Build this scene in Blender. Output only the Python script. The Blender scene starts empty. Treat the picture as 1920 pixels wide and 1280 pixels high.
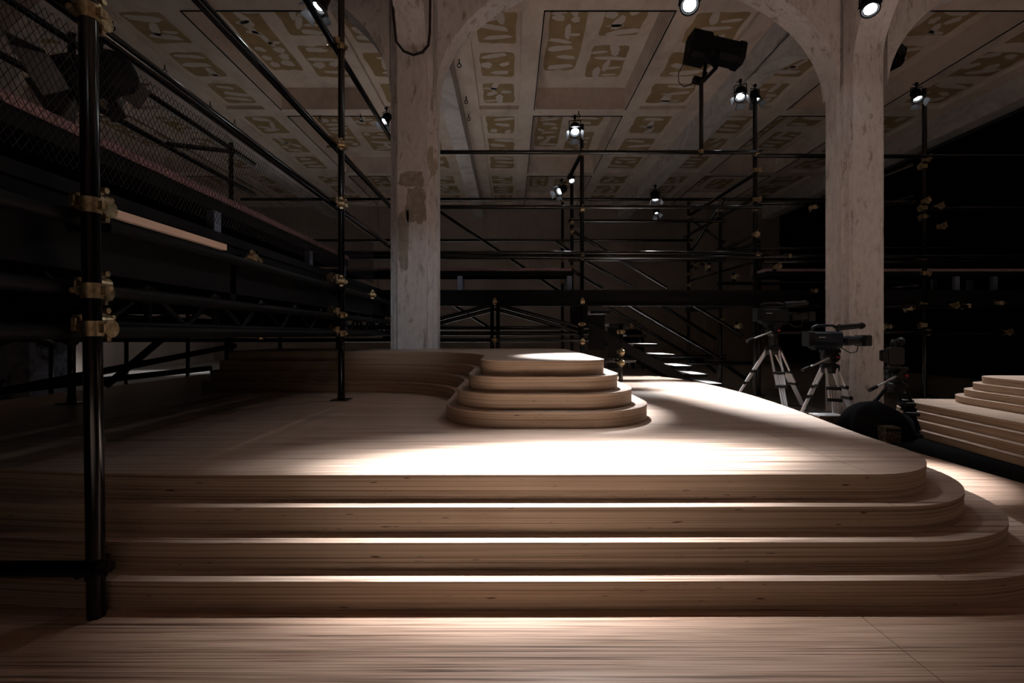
import bpy, bmesh, math, random
from mathutils import Vector, Matrix, Euler
random.seed(7)
S = bpy.context.scene
C = S.collection

# ------------------------------------------------------------------ camera, world, exposure
E = 0.87                       # eye height above the hall floor
F = 900.0                      # focal length in pixels of the 1920x1280 frame
def P(x, y, d):                # a point seen at pixel (x, y), d metres into the hall
    return Vector(((x - 957) * d / F, d, E + (628 - y) * d / F))
cam_data = bpy.data.cameras.new('camera')
cam_data.sensor_width = 36.0
cam_data.lens = F / 1920 * 36
cam_data.shift_x = 3 / 1920
cam_data.shift_y = -12 / 1920
cam_data.clip_start = 0.02
cam = bpy.data.objects.new('camera', cam_data); C.objects.link(cam)
cam.location = (0, 0, E); cam.rotation_euler = (math.pi / 2, 0, 0)
S.camera = cam
S.view_settings.view_transform = 'Standard'
S.view_settings.look = 'None'
S.view_settings.gamma = 1.0
S.view_settings.use_curve_mapping = False
S.view_settings.exposure = 0.0
world = bpy.data.worlds.new('hall_air'); S.world = world
world.use_nodes = True
world.node_tree.nodes['Background'].inputs[0].default_value = (0.9, 0.8, 0.75, 1)
world.node_tree.nodes['Background'].inputs[1].default_value = 0.002

# ------------------------------------------------------------------ materials
def mat(name, col, rough=0.6, metal=0.0, spec=0.5):
    m = bpy.data.materials.new(name); m.use_nodes = True
    b = m.node_tree.nodes['Principled BSDF']
    b.inputs['Base Color'].default_value = (*col, 1)
    b.inputs['Roughness'].default_value = rough
    b.inputs['Metallic'].default_value = metal
    b.inputs['Specular IOR Level'].default_value = spec
    return m
def nodes(m): return m.node_tree.nodes, m.node_tree.links, m.node_tree.nodes['Principled BSDF']
def mapped(m, scale, loc=(0, 0, 0)):
    n, l, b = nodes(m)
    tc = n.new('ShaderNodeTexCoord'); mp = n.new('ShaderNodeMapping')
    mp.inputs['Scale'].default_value = scale; mp.inputs['Location'].default_value = loc
    l.new(tc.outputs['Object'], mp.inputs['Vector'])
    return mp.outputs['Vector']
def noise(m, vec, scale=1.0, detail=5.0, rough=0.6, dist=0.0):
    n, l, b = nodes(m)
    t = n.new('ShaderNodeTexNoise')
    t.inputs['Scale'].default_value = scale; t.inputs['Detail'].default_value = detail
    t.inputs['Roughness'].default_value = rough; t.inputs['Distortion'].default_value = dist
    l.new(vec, t.inputs['Vector']); return t.outputs['Fac']
def ramp(m, fac, stops):
    n, l, b = nodes(m)
    r = n.new('ShaderNodeValToRGB'); e = r.color_ramp.elements
    while len(e) < len(stops): e.new(0.5)
    for i, (p, c) in enumerate(stops):
        e[i].position = p; e[i].color = (*c, 1) if len(c) == 3 else c
    l.new(fac, r.inputs['Fac']); return r.outputs['Color']
def mix(m, fac, a, b_, mode='MIX'):
    n, l, b = nodes(m)
    x = n.new('ShaderNodeMix'); x.data_type = 'RGBA'; x.blend_type = mode
    for s, v in ((0, fac), (6, a), (7, b_)):
        if hasattr(v, 'links'): l.new(v, x.inputs[s])
        elif isinstance(v, (int, float)): x.inputs[s].default_value = v
        else: x.inputs[s].default_value = (*v, 1)
    return x.outputs[2]
def bump(m, fac, strength=0.2, dist=0.002):
    n, l, b = nodes(m)
    k = n.new('ShaderNodeBump'); k.inputs['Strength'].default_value = strength
    k.inputs['Distance'].default_value = dist
    l.new(fac, k.inputs['Height']); l.new(k.outputs['Normal'], b.inputs['Normal'])
def setcol(m, col):
    n, l, b = nodes(m); l.new(col, b.inputs['Base Color'])

def wood(name, seed, light, mid, dark, freq=62):
    m = mat(name, mid, 0.36, 0, 0.5)
    v = mapped(m, (0.75, freq, freq), (seed, seed * 3.1, 0))
    f1 = noise(m, v, 1.0, 4, 0.55, 0.6)
    base = ramp(m, f1, [(0.33, dark), (0.43, mid), (0.52, light), (0.60, mid), (0.66, dark), (0.72, mid)])
    v2 = mapped(m, (2.2, 170, 170), (seed, 0, 0))
    f2 = noise(m, v2, 1.0, 2, 0.5)
    streak = ramp(m, f2, [(0.33, (0.45, 0.36, 0.30)), (0.5, (1, 1, 1))])
    setcol(m, mix(m, 0.75, base, streak, 'MULTIPLY'))
    bump(m, f2, 0.08, 0.001)
    return m
M = {}
M['wood'] = wood('veneered_plywood_top', 0.0, (0.57, 0.43, 0.345), (0.43, 0.315, 0.245), (0.18, 0.115, 0.082))
M['wood_b'] = wood('veneered_plywood_floor', 4.0, (0.47, 0.32, 0.235), (0.34, 0.22, 0.16), (0.12, 0.066, 0.044), 88)
m = mat('plywood_edge', (0.5, 0.36, 0.27), 0.55, 0, 0.3)
v = mapped(m, (0.7, 0.7, 150)); f1 = noise(m, v, 1, 3, 0.6)
v = mapped(m, (0.35, 0.35, 260), (3, 1, 2)); f2 = noise(m, v, 1, 2, 0.5)
v = mapped(m, (14, 14, 120), (7, 1, 2)); f3 = noise(m, v, 1, 2, 0.5)
c = ramp(m, f1, [(0.3, (0.27, 0.185, 0.12)), (0.48, (0.52, 0.395, 0.285)), (0.7, (0.62, 0.48, 0.36))])
c = mix(m, 0.8, c, ramp(m, f2, [(0.36, (0.55, 0.45, 0.38)), (0.46, (1, 1, 1))]), 'MULTIPLY')
c = mix(m, 1.0, c, ramp(m, f3, [(0.24, (0.25, 0.16, 0.1)), (0.30, (1, 1, 1))]), 'MULTIPLY')
setcol(m, c); bump(m, f1, 0.1, 0.001); M['ply'] = m

m = mat('whitewashed_plaster', (0.6, 0.53, 0.5), 0.9, 0, 0.1)
v = mapped(m, (1, 1, 1)); big = noise(m, mapped(m, (1.6, 1.6, 1.0), (2.3, 0, 1.4)), 1.6, 6, 0.62)
fine = noise(m, mapped(m, (6, 6, 2.5)), 3, 8, 0.7)
streak = noise(m, mapped(m, (5, 5, 1.3)), 2.4, 8, 0.75, 0.4)
c = ramp(m, fine, [(0.25, (0.46, 0.435, 0.435)), (0.5, (0.61, 0.585, 0.585)), (0.75, (0.68, 0.655, 0.66))])
c = mix(m, ramp(m, big, [(0.62, (0, 0, 0)), (0.635, (1, 1, 1))]), c, (0.38, 0.33, 0.28))
c = mix(m, ramp(m, streak, [(0.545, (0, 0, 0)), (0.64, (0.7, 0.7, 0.7))]), c, (0.22, 0.16, 0.125))
setcol(m, c); bump(m, fine, 0.5, 0.006); M['plaster'] = m
m = mat('grey_cement_patch', (0.26, 0.235, 0.19), 0.95, 0, 0.1)
f = noise(m, mapped(m, (1, 1, 1)), 14, 8, 0.7)
setcol(m, ramp(m, f, [(0.3, (0.22, 0.195, 0.165)), (0.55, (0.34, 0.30, 0.265)), (0.7, (0.50, 0.45, 0.42))])); bump(m, f, 0.6, 0.006); M['cement'] = m
m = mat('ceiling_board_joint_filler', (0.52, 0.44, 0.39), 0.9, 0, 0.1)
f = noise(m, mapped(m, (1.3, 0.7, 1)), 2.2, 6, 0.65, 0.5)
setcol(m, ramp(m, f, [(0.3, (0.58, 0.475, 0.41)), (0.5, (0.71, 0.60, 0.525)), (0.7, (0.78, 0.675, 0.60))])); M['ceil'] = m
m = mat('grey_beam_limewash', (0.5, 0.46, 0.45), 0.95, 0, 0.1)
f = noise(m, mapped(m, (1.2, 1.2, 2)), 1.6, 8, 0.7, 1.2)
setcol(m, ramp(m, f, [(0.3, (0.40, 0.37, 0.36)), (0.52, (0.60, 0.56, 0.545)), (0.7, (0.70, 0.66, 0.645))])); bump(m, f, 0.4, 0.01); M['beam'] = m
m = mat('bare_brown_plasterboard', (0.30, 0.2, 0.1), 0.9, 0, 0.1)
f = noise(m, mapped(m, (1, 1, 1)), 4, 4, 0.6)
setcol(m, ramp(m, f, [(0.3, (0.33, 0.225, 0.12)), (0.7, (0.43, 0.31, 0.18))])); M['board'] = m
M['smear'] = mat('filler_smear', (0.66, 0.585, 0.535), 0.9, 0, 0.1)
m = mat('dusty_back_wall', (0.3, 0.26, 0.23), 0.95, 0, 0.1)
f = noise(m, mapped(m, (0.7, 1, 0.35)), 1.5, 7, 0.65)
setcol(m, ramp(m, f, [(0.3, (0.33, 0.27, 0.235)), (0.7, (0.44, 0.37, 0.325))])); M['wall'] = m
m = mat('grey_screed_floor', (0.3, 0.28, 0.25), 0.55, 0, 0.4)
f = noise(m, mapped(m, (1, 1, 1)), 1.5, 7, 0.65)
setcol(m, ramp(m, f, [(0.3, (0.24, 0.22, 0.2)), (0.7, (0.36, 0.33, 0.3))])); M['screed'] = m
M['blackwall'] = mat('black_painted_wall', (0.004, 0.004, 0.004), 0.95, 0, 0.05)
M['black'] = mat('gloss_black_tube_paint', (0.003, 0.003, 0.0035), 0.13, 0.0, 0.5)
M['blackmatt'] = mat('matt_black', (0.0035, 0.0035, 0.004), 0.6, 0, 0.12)
M['plastic'] = mat('black_camera_plastic', (0.005, 0.0055, 0.0065), 0.38, 0, 0.4)
M['bluegrey'] = mat('dark_blue_grey_camera_shell', (0.012, 0.018, 0.026), 0.4, 0.2, 0.5)
m = mat('yellow_zinc_coupler', (0.62, 0.48, 0.27), 0.36, 0.9, 0.5)
f = noise(m, mapped(m, (1, 1, 1)), 60, 4, 0.6)
setcol(m, ramp(m, f, [(0.3, (0.16, 0.115, 0.06)), (0.6, (0.42, 0.33, 0.20)), (0.8, (0.60, 0.52, 0.38))])); M['brass'] = m
M['alu'] = mat('brushed_aluminium_tube', (0.62, 0.63, 0.66), 0.35, 0.35, 0.5)
M['steel'] = mat('galvanised_tread_steel', (0.62, 0.60, 0.60), 0.45, 0.2, 0.5)
M['perf'] = mat('blue_grey_perforated_steel', (0.22, 0.26, 0.36), 0.45, 0.5, 0.5)
m = mat('dusty_pink_plush', (0.3, 0.19, 0.2), 1.0, 0, 0.05)
f = noise(m, mapped(m, (1, 1, 1)), 90, 4, 0.7)
setcol(m, ramp(m, f, [(0.35, (0.12, 0.07, 0.075)), (0.6, (0.42, 0.28, 0.29))])); bump(m, f, 1.0, 0.01); M['plush'] = m
M['plank'] = mat('pale_planed_plank', (0.6, 0.45, 0.37), 0.6, 0, 0.3)
M['net'] = mat('black_net_cord', (0.02, 0.017, 0.018), 0.8, 0, 0.2)
M['glass'] = mat('dark_coated_glass', (0.01, 0.012, 0.02), 0.05, 0, 0.8)
M['flap'] = mat('grey_black_flap', (0.07, 0.07, 0.075), 0.5, 0.2, 0.4)
M['rubber'] = mat('brown_black_cable', (0.02, 0.013, 0.011), 0.6, 0, 0.3)
M['red'] = mat('red_knob', (0.5, 0.02, 0.03), 0.4)
M['cloth'] = mat('black_cloth', (0.006, 0.006, 0.007), 0.95, 0, 0.1)
M['skin'] = mat('skin', (0.3, 0.18, 0.13), 0.6)
m = mat('chipped_painted_steel', (0.35, 0.3, 0.2), 0.5, 0.5)
f = noise(m, mapped(m, (1, 1, 1)), 45, 5, 0.7)
setcol(m, ramp(m, f, [(0.42, (0.05, 0.04, 0.03)), (0.55, (0.16, 0.13, 0.09)), (0.7, (0.3, 0.27, 0.22))])); M['chipped'] = m
m = mat('bluish_mottled_cement', (0.2, 0.2, 0.25), 0.95, 0, 0.1)
f = noise(m, mapped(m, (1, 1, 1)), 5, 7, 0.7)
setcol(m, ramp(m, f, [(0.36, (0.05, 0.05, 0.06)), (0.5, (0.24, 0.24, 0.30)), (0.7, (0.33, 0.33, 0.39))])); M['bluecement'] = m
def emit(name, col, s):
    m = mat(name, (0, 0, 0)); n, l, b = nodes(m)
    b.inputs['Emission Color'].default_value = (*col, 1); b.inputs['Emission Strength'].default_value = s
    return m
M['lit'] = emit('lit_lamp_lens', (0.90, 0.95, 1.0), 45)

# ------------------------------------------------------------------ mesh helpers
class MB:
    def __init__(s): s.v = []; s.f = []; s.sm = []
    def add(s, vs, fs, smooth=False):
        o = len(s.v); s.v += [Vector(p) for p in vs]
        for f in fs: s.f.append([i + o for i in f]); s.sm.append(smooth)
        return s
    def box(s, a, b, R=None, c=None):
        a, b = Vector(a), Vector(b)
        vs = [Vector((x, y, z)) for z in (a.z, b.z) for y in (a.y, b.y) for x in (a.x, b.x)]
        if R is not None:
            cc = Vector(c) if c is not None else (a + b) / 2
            vs = [cc + R @ (p - cc) for p in vs]
        return s.add(vs, [(0, 2, 3, 1), (4, 5, 7, 6), (0, 1, 5, 4), (2, 6, 7, 3), (0, 4, 6, 2), (1, 3, 7, 5)])
    def cbox(s, c, size, R=None, ch=0.0):
        c = Vector(c); h = Vector(size) / 2
        if ch <= 0: return s.box(c - h, c + h, R)
        # chamfered around x axis profile
        pr = [(-h.y + ch, -h.z), (h.y - ch, -h.z), (h.y, -h.z + ch), (h.y, h.z - ch), (h.y - ch, h.z), (-h.y + ch, h.z), (-h.y, h.z - ch), (-h.y, -h.z + ch)]
        vs = [Vector((x, y, z)) for x in (-h.x, h.x) for y, z in pr]
        if R is not None: vs = [R @ p for p in vs]
        vs = [c + p for p in vs]; n = 8
        return s.add(vs, [tuple(range(n))[::-1], tuple(range(n, 2 * n))] + [(i, (i + 1) % n, n + (i + 1) % n, n + i) for i in range(n)])
    def tube(s, a, b, r, r2=None, n=10, caps=True):
        a, b = Vector(a), Vector(b); r2 = r if r2 is None else r2
        d = (b - a)
        if d.length < 1e-7: return s
        q = d.to_track_quat('Z', 'Y')
        vs = [p + q @ Vector((rr * math.cos(2 * math.pi * i / n), rr * math.sin(2 * math.pi * i / n), 0)) for p, rr in ((a, r), (b, r2)) for i in range(n)]
        s.add(vs, [(i, (i + 1) % n, n + (i + 1) % n, n + i) for i in range(n)], True)
        if caps: s.add(vs, [tuple(range(n))[::-1], tuple(range(n, 2 * n))])
        return s
    def path(s, pts, r, n=7):
        pts = [Vector(p) for p in pts]
        vs = []
        for k, p in enumerate(pts):
            d = (pts[min(k + 1, len(pts) - 1)] - pts[max(k - 1, 0)]).normalized()
            u = d.cross(Vector((0.013, 0.31, 0.95))).normalized(); w = d.cross(u)
            vs += [p + r * (u * math.cos(2 * math.pi * i / n) + w * math.sin(2 * math.pi * i / n)) for i in range(n)]
        fs = [(k * n + i, k * n + (i + 1) % n, (k + 1) * n + (i + 1) % n, (k + 1) * n + i) for k in range(len(pts) - 1) for i in range(n)]
        return s.add(vs, fs, True)
    def lathe(s, prof, o, axis, n=16, caps=True):    # prof: list of (t along axis, radius)
        o = Vector(o); q = Vector(axis).to_track_quat('Z', 'Y')
        vs = [o + q @ Vector((r * math.cos(2 * math.pi * i / n), r * math.sin(2 * math.pi * i / n), t)) for t, r in prof for i in range(n)]
        fs = [(k * n + i, k * n + (i + 1) % n, (k + 1) * n + (i + 1) % n, (k + 1) * n + i) for k in range(len(prof) - 1) for i in range(n)]
        s.add(vs, fs, True)
        if caps: s.add(vs, [tuple(range(n))[::-1], tuple(range((len(prof) - 1) * n, len(prof) * n))])
        return s
    def prism(s, pts, z0, z1):            # horizontal outline, counter-clockwise
        n = len(pts)
        vs = [Vector((x, y, z0)) for x, y in pts] + [Vector((x, y, z1)) for x, y in pts]
        return s.add(vs, [tuple(range(n))[::-1], tuple(range(n, 2 * n))] + [(i, (i + 1) % n, n + (i + 1) % n, n + i) for i in range(n)])
    def wallprism(s, pts, a0, a1, axis):  # outline in (u, z); axis 'y' -> u is x; axis 'x' -> u is y
        n = len(pts)
        mk = (lambda u, z, a: Vector((u, a, z))) if axis == 'y' else (lambda u, z, a: Vector((a, u, z)))
        vs = [mk(u, z, a0) for u, z in pts] + [mk(u, z, a1) for u, z in pts]
        return s.add(vs, [tuple(range(n)), tuple(range(n, 2 * n))[::-1]] + [(i, n + i, n + (i + 1) % n, (i + 1) % n) for i in range(n)])
    def build(s, name, material, parent=None, origin=None, smooth=None):
        if origin is None: origin = Vector(parent.get('_o', (0, 0, 0))) if parent else Vector((0, 0, 0))
        origin = Vector(origin)
        me = bpy.data.meshes.new(name)
        me.from_pydata([p - origin for p in s.v], [], s.f)
        for p, q in zip(me.polygons, s.sm): p.use_smooth = q if smooth is None else smooth
        me.materials.append(material if not isinstance(material, str) else M[material])
        bm = bmesh.new(); bm.from_mesh(me); bmesh.ops.recalc_face_normals(bm, faces=bm.faces); bm.to_mesh(me); bm.free()
        o = bpy.data.objects.new(name, me); C.objects.link(o)
        if parent: o.parent = parent; o['_o'] = origin
        else: o.location = origin; o['_o'] = origin
        return o
def tag(o, label, cat, group=None, kind=None):
    o['label'] = label
    if kind: o['kind'] = kind
    if cat: o['category'] = cat
    if group: o['group'] = group
    return o
def thing(name, loc, label, cat, group=None, rot=None):
    o = bpy.data.objects.new(name, None); C.objects.link(o); o.location = loc
    o.empty_display_size = 0.1
    o['_o'] = Vector(loc) if rot is None else Vector((0, 0, 0))
    if rot is not None: o.rotation_mode = 'QUATERNION'; o.rotation_quaternion = rot
    return tag(o, label, cat, group)
def struct(o, label=None):
    o['kind'] = 'structure'
    if label: o['label'] = label
    return o
def inst(src, parent, loc, rot=(0, 0, 0)):
    o = src.copy(); C.objects.link(o); o.parent = parent
    o.location = Vector(loc) - Vector(parent['_o']); o.rotation_euler = rot
    return o

# ------------------------------------------------------------------ hall: floor, walls
X0, X1, Y0, Y1, ZC = -10.2, 9.25, -7.0, 16.5, E + 4.4
struct(MB().box((X0, Y0, -0.2), (X1, Y1, 0)).build('floor', 'screed'))
wb = struct(MB().box((X0, Y1, 0), (X1, Y1 + 0.2, ZC + 0.6)).build('wall_back', 'wall'))
for px in (228, 475, 700, 898, 1001, 1180, 1330):                # shallow pilaster strips on the end wall
    x = P(px, 600, Y1).x
    MB().box((x - 0.16, Y1 - 0.05, 0), (x + 0.16, Y1, ZC)).build('pilaster_strip', 'wall', wb)
MB().box((X0, Y1 - 0.03, ZC - 0.75), (X1, Y1, ZC - 0.62)).build('cornice_band', 'wall', wb)
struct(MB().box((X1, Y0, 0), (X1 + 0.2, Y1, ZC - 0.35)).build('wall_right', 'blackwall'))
struct(MB().box((X0 - 0.2, Y0, 0), (X0, Y1, ZC + 0.6)).build('wall_left', 'wall'))
struct(MB().box((X0, Y0 - 0.2, 0), (X1, Y0, ZC + 0.6)).build('wall_front', 'wall'))

struct(MB().box((2.975, -3.0, 0.0), (X1, 4.55, 0.004)).build('floor_black_strip', 'blackwall'), 'black floor strip between the two plywood stages')  # thin black sheet over the floor between the stages

# ------------------------------------------------------------------ ceiling with coffers
PITCH = 4.94
COLX = (-1.066, 3.874)
rows = [(-2.8, 0.1), (0.35, 3.1), (3.4, 6.25), (6.53, 9.36), (9.66, 13.0), (13.3, 16.2)]
xs, kinds = [X0], []
cellsx = []
for b in (-2, -1, 0, 1):
    o = b * PITCH
    for a0, a1, kd in ((-0.60, 0.16, 'side'), (0.48, 2.23, 'open'), (2.50, 3.42, 'side')):
        cellsx.append((a0 + o, a1 + o, kd))
cellsx = [c for c in cellsx if c[0] > X0 + 0.05 and c[1] < X1 - 0.05]
gx = sorted({X0, X1, *[c[0] for c in cellsx], *[c[1] for c in cellsx]})
gy = sorted({Y0, Y1, *[r[0] for r in rows], *[r[1] for r in rows]})
def depth_at(x, y):
    for a, b, k in cellsx:
        if a < x < b:
            for r0, r1 in rows:
                if r0 < y < r1: return 0.42 if k == 'open' else 0.07
    return 0.0
mb = MB()
D = [[depth_at((gx[i] + gx[i + 1]) / 2, (gy[j] + gy[j + 1]) / 2) for j in range(len(gy) - 1)] for i in range(len(gx) - 1)]
for i in range(len(gx) - 1):
    for j in range(len(gy) - 1):
        z = ZC + D[i][j]; a, b, c, d = gx[i], gx[i + 1], gy[j], gy[j + 1]
        mb.add([(a, c, z), (a, d, z), (b, d, z), (b, c, z)], [(0, 1, 2, 3)])
        if i + 1 < len(gx) - 1 and D[i + 1][j] != D[i][j]:
            z2 = ZC + D[i + 1][j]; mb.add([(b, c, z), (b, d, z), (b, d, z2), (b, c, z2)], [(0, 1, 2, 3)])
        if j + 1 < len(gy) - 1 and D[i][j + 1] != D[i][j]:
            z2 = ZC + D[i][j + 1]; mb.add([(a, d, z), (b, d, z), (b, d, z2), (a, d, z2)], [(0, 1, 2, 3)])
ceil = struct(mb.build('ceiling', 'ceil'))
mb = MB().box((X0, Y0, ZC + 0.6), (X1, Y1, ZC + 0.7)); mb.build('roof_slab', 'ceil', ceil)

def blob(mb, cx, cy, w, h, z, t, ang=0, wob=0.08, n=26, sq=4.0):
    ca, sa = math.cos(ang), math.sin(ang); ph = [random.uniform(0, 6.28) for _ in range(4)]
    pts = []
    for i in range(n):
        a = 2 * math.pi * i / n
        c, s_ = math.cos(a), math.sin(a)
        r = (abs(c) ** sq + abs(s_) ** sq) ** (-1 / sq)
        r *= 1 + wob * (math.sin(3 * a + ph[0]) + 0.8 * math.sin(5 * a + ph[1]) + 0.7 * math.sin(8 * a + ph[2])) / 2
        x, y = r * c * w / 2, r * s_ * h / 2
        pts.append((cx + ca * x - sa * y, cy + sa * x + ca * y))
    mb.prism(pts, z - t, z)
def patch(x0, x1, y0, y1, z):
    mb = MB(); w, h = x1 - x0, y1 - y0
    cx, cy = (x0 + x1) / 2, (y0 + y1) / 2
    blob(mb, cx, cy, w, h, z, 0.002, 0, 0.045, 72, 16.0)
    p = mb.build('bare_board_patch', 'board', ceil)
    sm = MB(); k = max(2, int(round(h / 0.24)))
    for i in range(k):
        yy = y0 + h * (i + 0.5) / k + random.uniform(-0.04, 0.04)
        style = random.random(); hh = h / k; zz = z - 0.0021
        if style < 0.45:
            blob(sm, cx + random.uniform(-.15, .15) * w, yy, w * random.uniform(0.5, 0.9), hh * random.uniform(0.35, 0.6), zz, 0.001, random.uniform(-0.25, 0.25), 0.13, 28, 2.8)
        elif style < 0.75:
            for sx in (-0.27, 0.22):
                blob(sm, cx + (sx + random.uniform(-.06, .06)) * w, yy + random.uniform(-.3, .3) * hh, w * random.uniform(0.18, 0.4), hh * random.uniform(0.4, 0.8), zz, 0.001, random.uniform(-0.8, 0.8), 0.15, 24, 2.4)
        else:
            blob(sm, cx + random.uniform(-.2, .2) * w, yy, w * random.uniform(.15, .25), hh * 1.5, zz, 0.001, random.uniform(-0.5, 0.5), 0.12, 24, 2.4)
            blob(sm, cx + random.uniform(-.3, .3) * w, yy + hh * .3, w * random.uniform(.3, .5), hh * .3, zz, 0.001, random.uniform(-0.3, 0.3), 0.12, 24, 2.4)
    q = sm.build('filler_smear', 'smear', p); q['kind'] = 'stuff'
for a, b, kd in cellsx:
    if b < -9 or a > 8.2: continue
    for r0, r1 in rows[2:]:
        L = r1 - r0
        if kd == 'side':
            for q in range(3):
                y0 = r0 + L * (q + 0.13) / 3; y1 = r0 + L * (q + 0.87) / 3
                patch(a + 0.09 + random.uniform(-.02, .02), b - 0.09 + random.uniform(-.02, .02), y0, y1, ZC + 0.07)
        else:
            mid = (a + b) / 2 - 0.08
            patch(a + 0.12, mid - 0.10, r0 + 0.15 * L, r0 + 0.78 * L, ZC + 0.42)
            patch(mid + 0.14, b - 0.18, r0 + 0.10 * L, r0 + 0.42 * L, ZC + 0.42)
            patch(mid + 0.10, b - 0.22, r0 + 0.52 * L, r0 + 0.86 * L, ZC + 0.42)
for a, b, kd in cellsx:                                            # thin metal track around each skylight opening
    if kd != 'open': continue
    for r0, r1 in rows[2:]:
        if b < -9: continue
        tr = MB()
        for (p0, p1) in (((a - .025, r0 - .02), (a - .010, r1 + .02)), ((b + .010, r0 - .02), (b + .025, r1 + .02)), ((a - .02, r0 - .025), (b + .02, r0 - .01))):
            tr.box((p0[0], p0[1], ZC - 0.012), (p1[0], p1[1], ZC - 0.001))
        tr.build('metal_track', 'blackmatt', ceil)
# small eye hooks screwed into the ceiling
for px, py in ((868, 60), (861, 111), (874, 181), (879, 214), (309, 122), (394, 190), (440, 224), (212, 40), (600, 216), (676, 214), (1085, 208)):
    d = F * (ZC - E) / (628 - py); p = P(px, py, d)
    k = MB().tube((p.x, p.y, ZC), (p.x, p.y, ZC - 0.07), 0.009, n=6)
    k.path([(p.x + 0.03 * math.cos(t), p.y, ZC - 0.1 + 0.03 * math.sin(t)) for t in [i * 6.28 / 10 for i in range(11)]], 0.008, 5)
    k.build('eye_hook', 'blackmatt', ceil)

# ------------------------------------------------------------------ beams, columns and arches
ZB = E + 4.0
for k in (-1, 0, 1, 2):
    cx = COLX[0] + PITCH * k
    struct(MB().box((cx - 0.16, Y0, ZB), (cx + 0.16, Y1, ZC + 0.02)).build('beam', 'beam'), ('limewashed ceiling beam over the left gallery', 'limewashed ceiling beam above the left column', 'limewashed ceiling beam above the right column', 'limewashed ceiling beam along the black right wall')[k + 1])
CD0, CD1 = 5.2, 5.62
def haunch(cx, y_from, y_to, zs):
    pts = []
    n = 18
    for i in range(n + 1):
        t = math.pi / 2 * i / n
        pts.append((y_to + (y_from - y_to) * math.cos(t), zs + (ZB + 0.02 - zs) * math.sin(t)))
    pts.append((y_from, ZB + 0.02))
    return pts
def make_column(cx, label, patches, zb=0.0):
    root = thing('column', (cx, CD0, zb), label, 'column')
    w = 0.16
    MB().box((cx - w - .055, CD0 + .067, zb), (cx + w + .055, CD1 - .067, ZC)).build('core', 'plaster', root)
    MB().box((cx - w, CD0, zb), (cx + w, CD1, ZC)).build('shaft', 'plaster', root)
    MB().box((cx - w - .10, CD0 + .115, zb), (cx + w + .10, CD1 - .115, ZC)).build('side_pilaster', 'plaster', root)
    for (yf, yt, zs) in ((CD0, 3.5, E + 2.95), (CD1, 7.9, E + 2.78)):
        MB().wallprism(haunch(cx, yf, yt, zs), cx - w, cx + w, 'x').build('haunch', 'beam' if yt > 5 else 'plaster', root)
    for (u0, u1, z0, z1, side) in patches:
        mb = MB(); n = 44; pts = []
        ph = [random.uniform(0, 6.28) for _ in range(5)]
        for i in range(n):
            a = 2 * math.pi * i / n; c, s_ = math.cos(a), math.sin(a)
            r = (abs(c) ** 5 + abs(s_) ** 5) ** (-0.2) * (1 + 0.06 * (math.sin(3 * a + ph[0]) + math.sin(7 * a + ph[1]) + 0.8 * math.sin(11 * a + ph[2]) + 0.8 * math.sin(17 * a + ph[3])))
            uu = (u0 + u1) / 2 + r * c * (u1 - u0) / 2
            lo, hi = (cx - w + 0.004, cx + w - 0.004) if side == 'y' else (CD0 + 0.12, CD1 - 0.12)
            pts.append((min(max(uu, lo), hi), (z0 + z1) / 2 + r * s_ * (z1 - z0) / 2))
        if side == 'y': mb.wallprism(pts, CD0 - 0.003, CD0, 'y')
        else: mb.wallprism(pts, cx - w - 0.103, cx - w - 0.10, 'x')
        mb.build('bare_cement_patch', 'cement', root)
    return root
def zc_(py, d=CD0): return E + (628 - py) * d / F
make_column(COLX[0], 'pale plaster column rising from the upper plywood platform, patch of bare cement', [
    (-1.20, -0.94, zc_(350), zc_(322), 'y'), (-1.13, -0.915, zc_(418), zc_(352), 'y'), (-1.215, -1.10, zc_(505), zc_(395), 'y')], zb=E - .5 + 4 * .0875)
make_column(COLX[1], 'pale stained plaster column standing behind the video cameras', [
    (5.34, 5.50, zc_(760), zc_(655), 'x')])
def make_arch(xl, xr, label):
    pts = []; n = 40; zs = E + 2.68; cxm = (xl + xr) / 2; a = (xr - xl) / 2; b = 1.44
    for i in range(n + 1):
        t = math.pi * (1 - i / n)
        pts.append((cxm + a * math.cos(t), zs + b * math.sin(t)))
    pts += [(xr, ZC + .02), (xl, ZC + .02)]
    o = MB().wallprism(pts, CD0 + 0.06, CD1 - 0.06, 'y').build('arch', 'plaster')
    tag(o, label, 'arch', kind='structure')
g = 0.16 + 0.10
make_arch(COLX[0] + g, COLX[1] - g, 'rounded plaster arch spanning between the two pale columns')
make_arch(COLX[0] - PITCH + g, COLX[0] - g, 'rounded plaster arch left of the left column, over the left gallery')
make_arch(COLX[1] + g, COLX[1] + PITCH - g, 'rounded plaster arch right of the right column')
# mottled pier low at the left edge
o = MB().box((-7.0, 6.3, 0), (P(55, 600, 6.3).x, 6.85, E + 0.9)).build('pier', 'bluecement')
tag(o, 'mottled blue-grey cement pier at the far left, under the gallery', 'pier')

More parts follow.
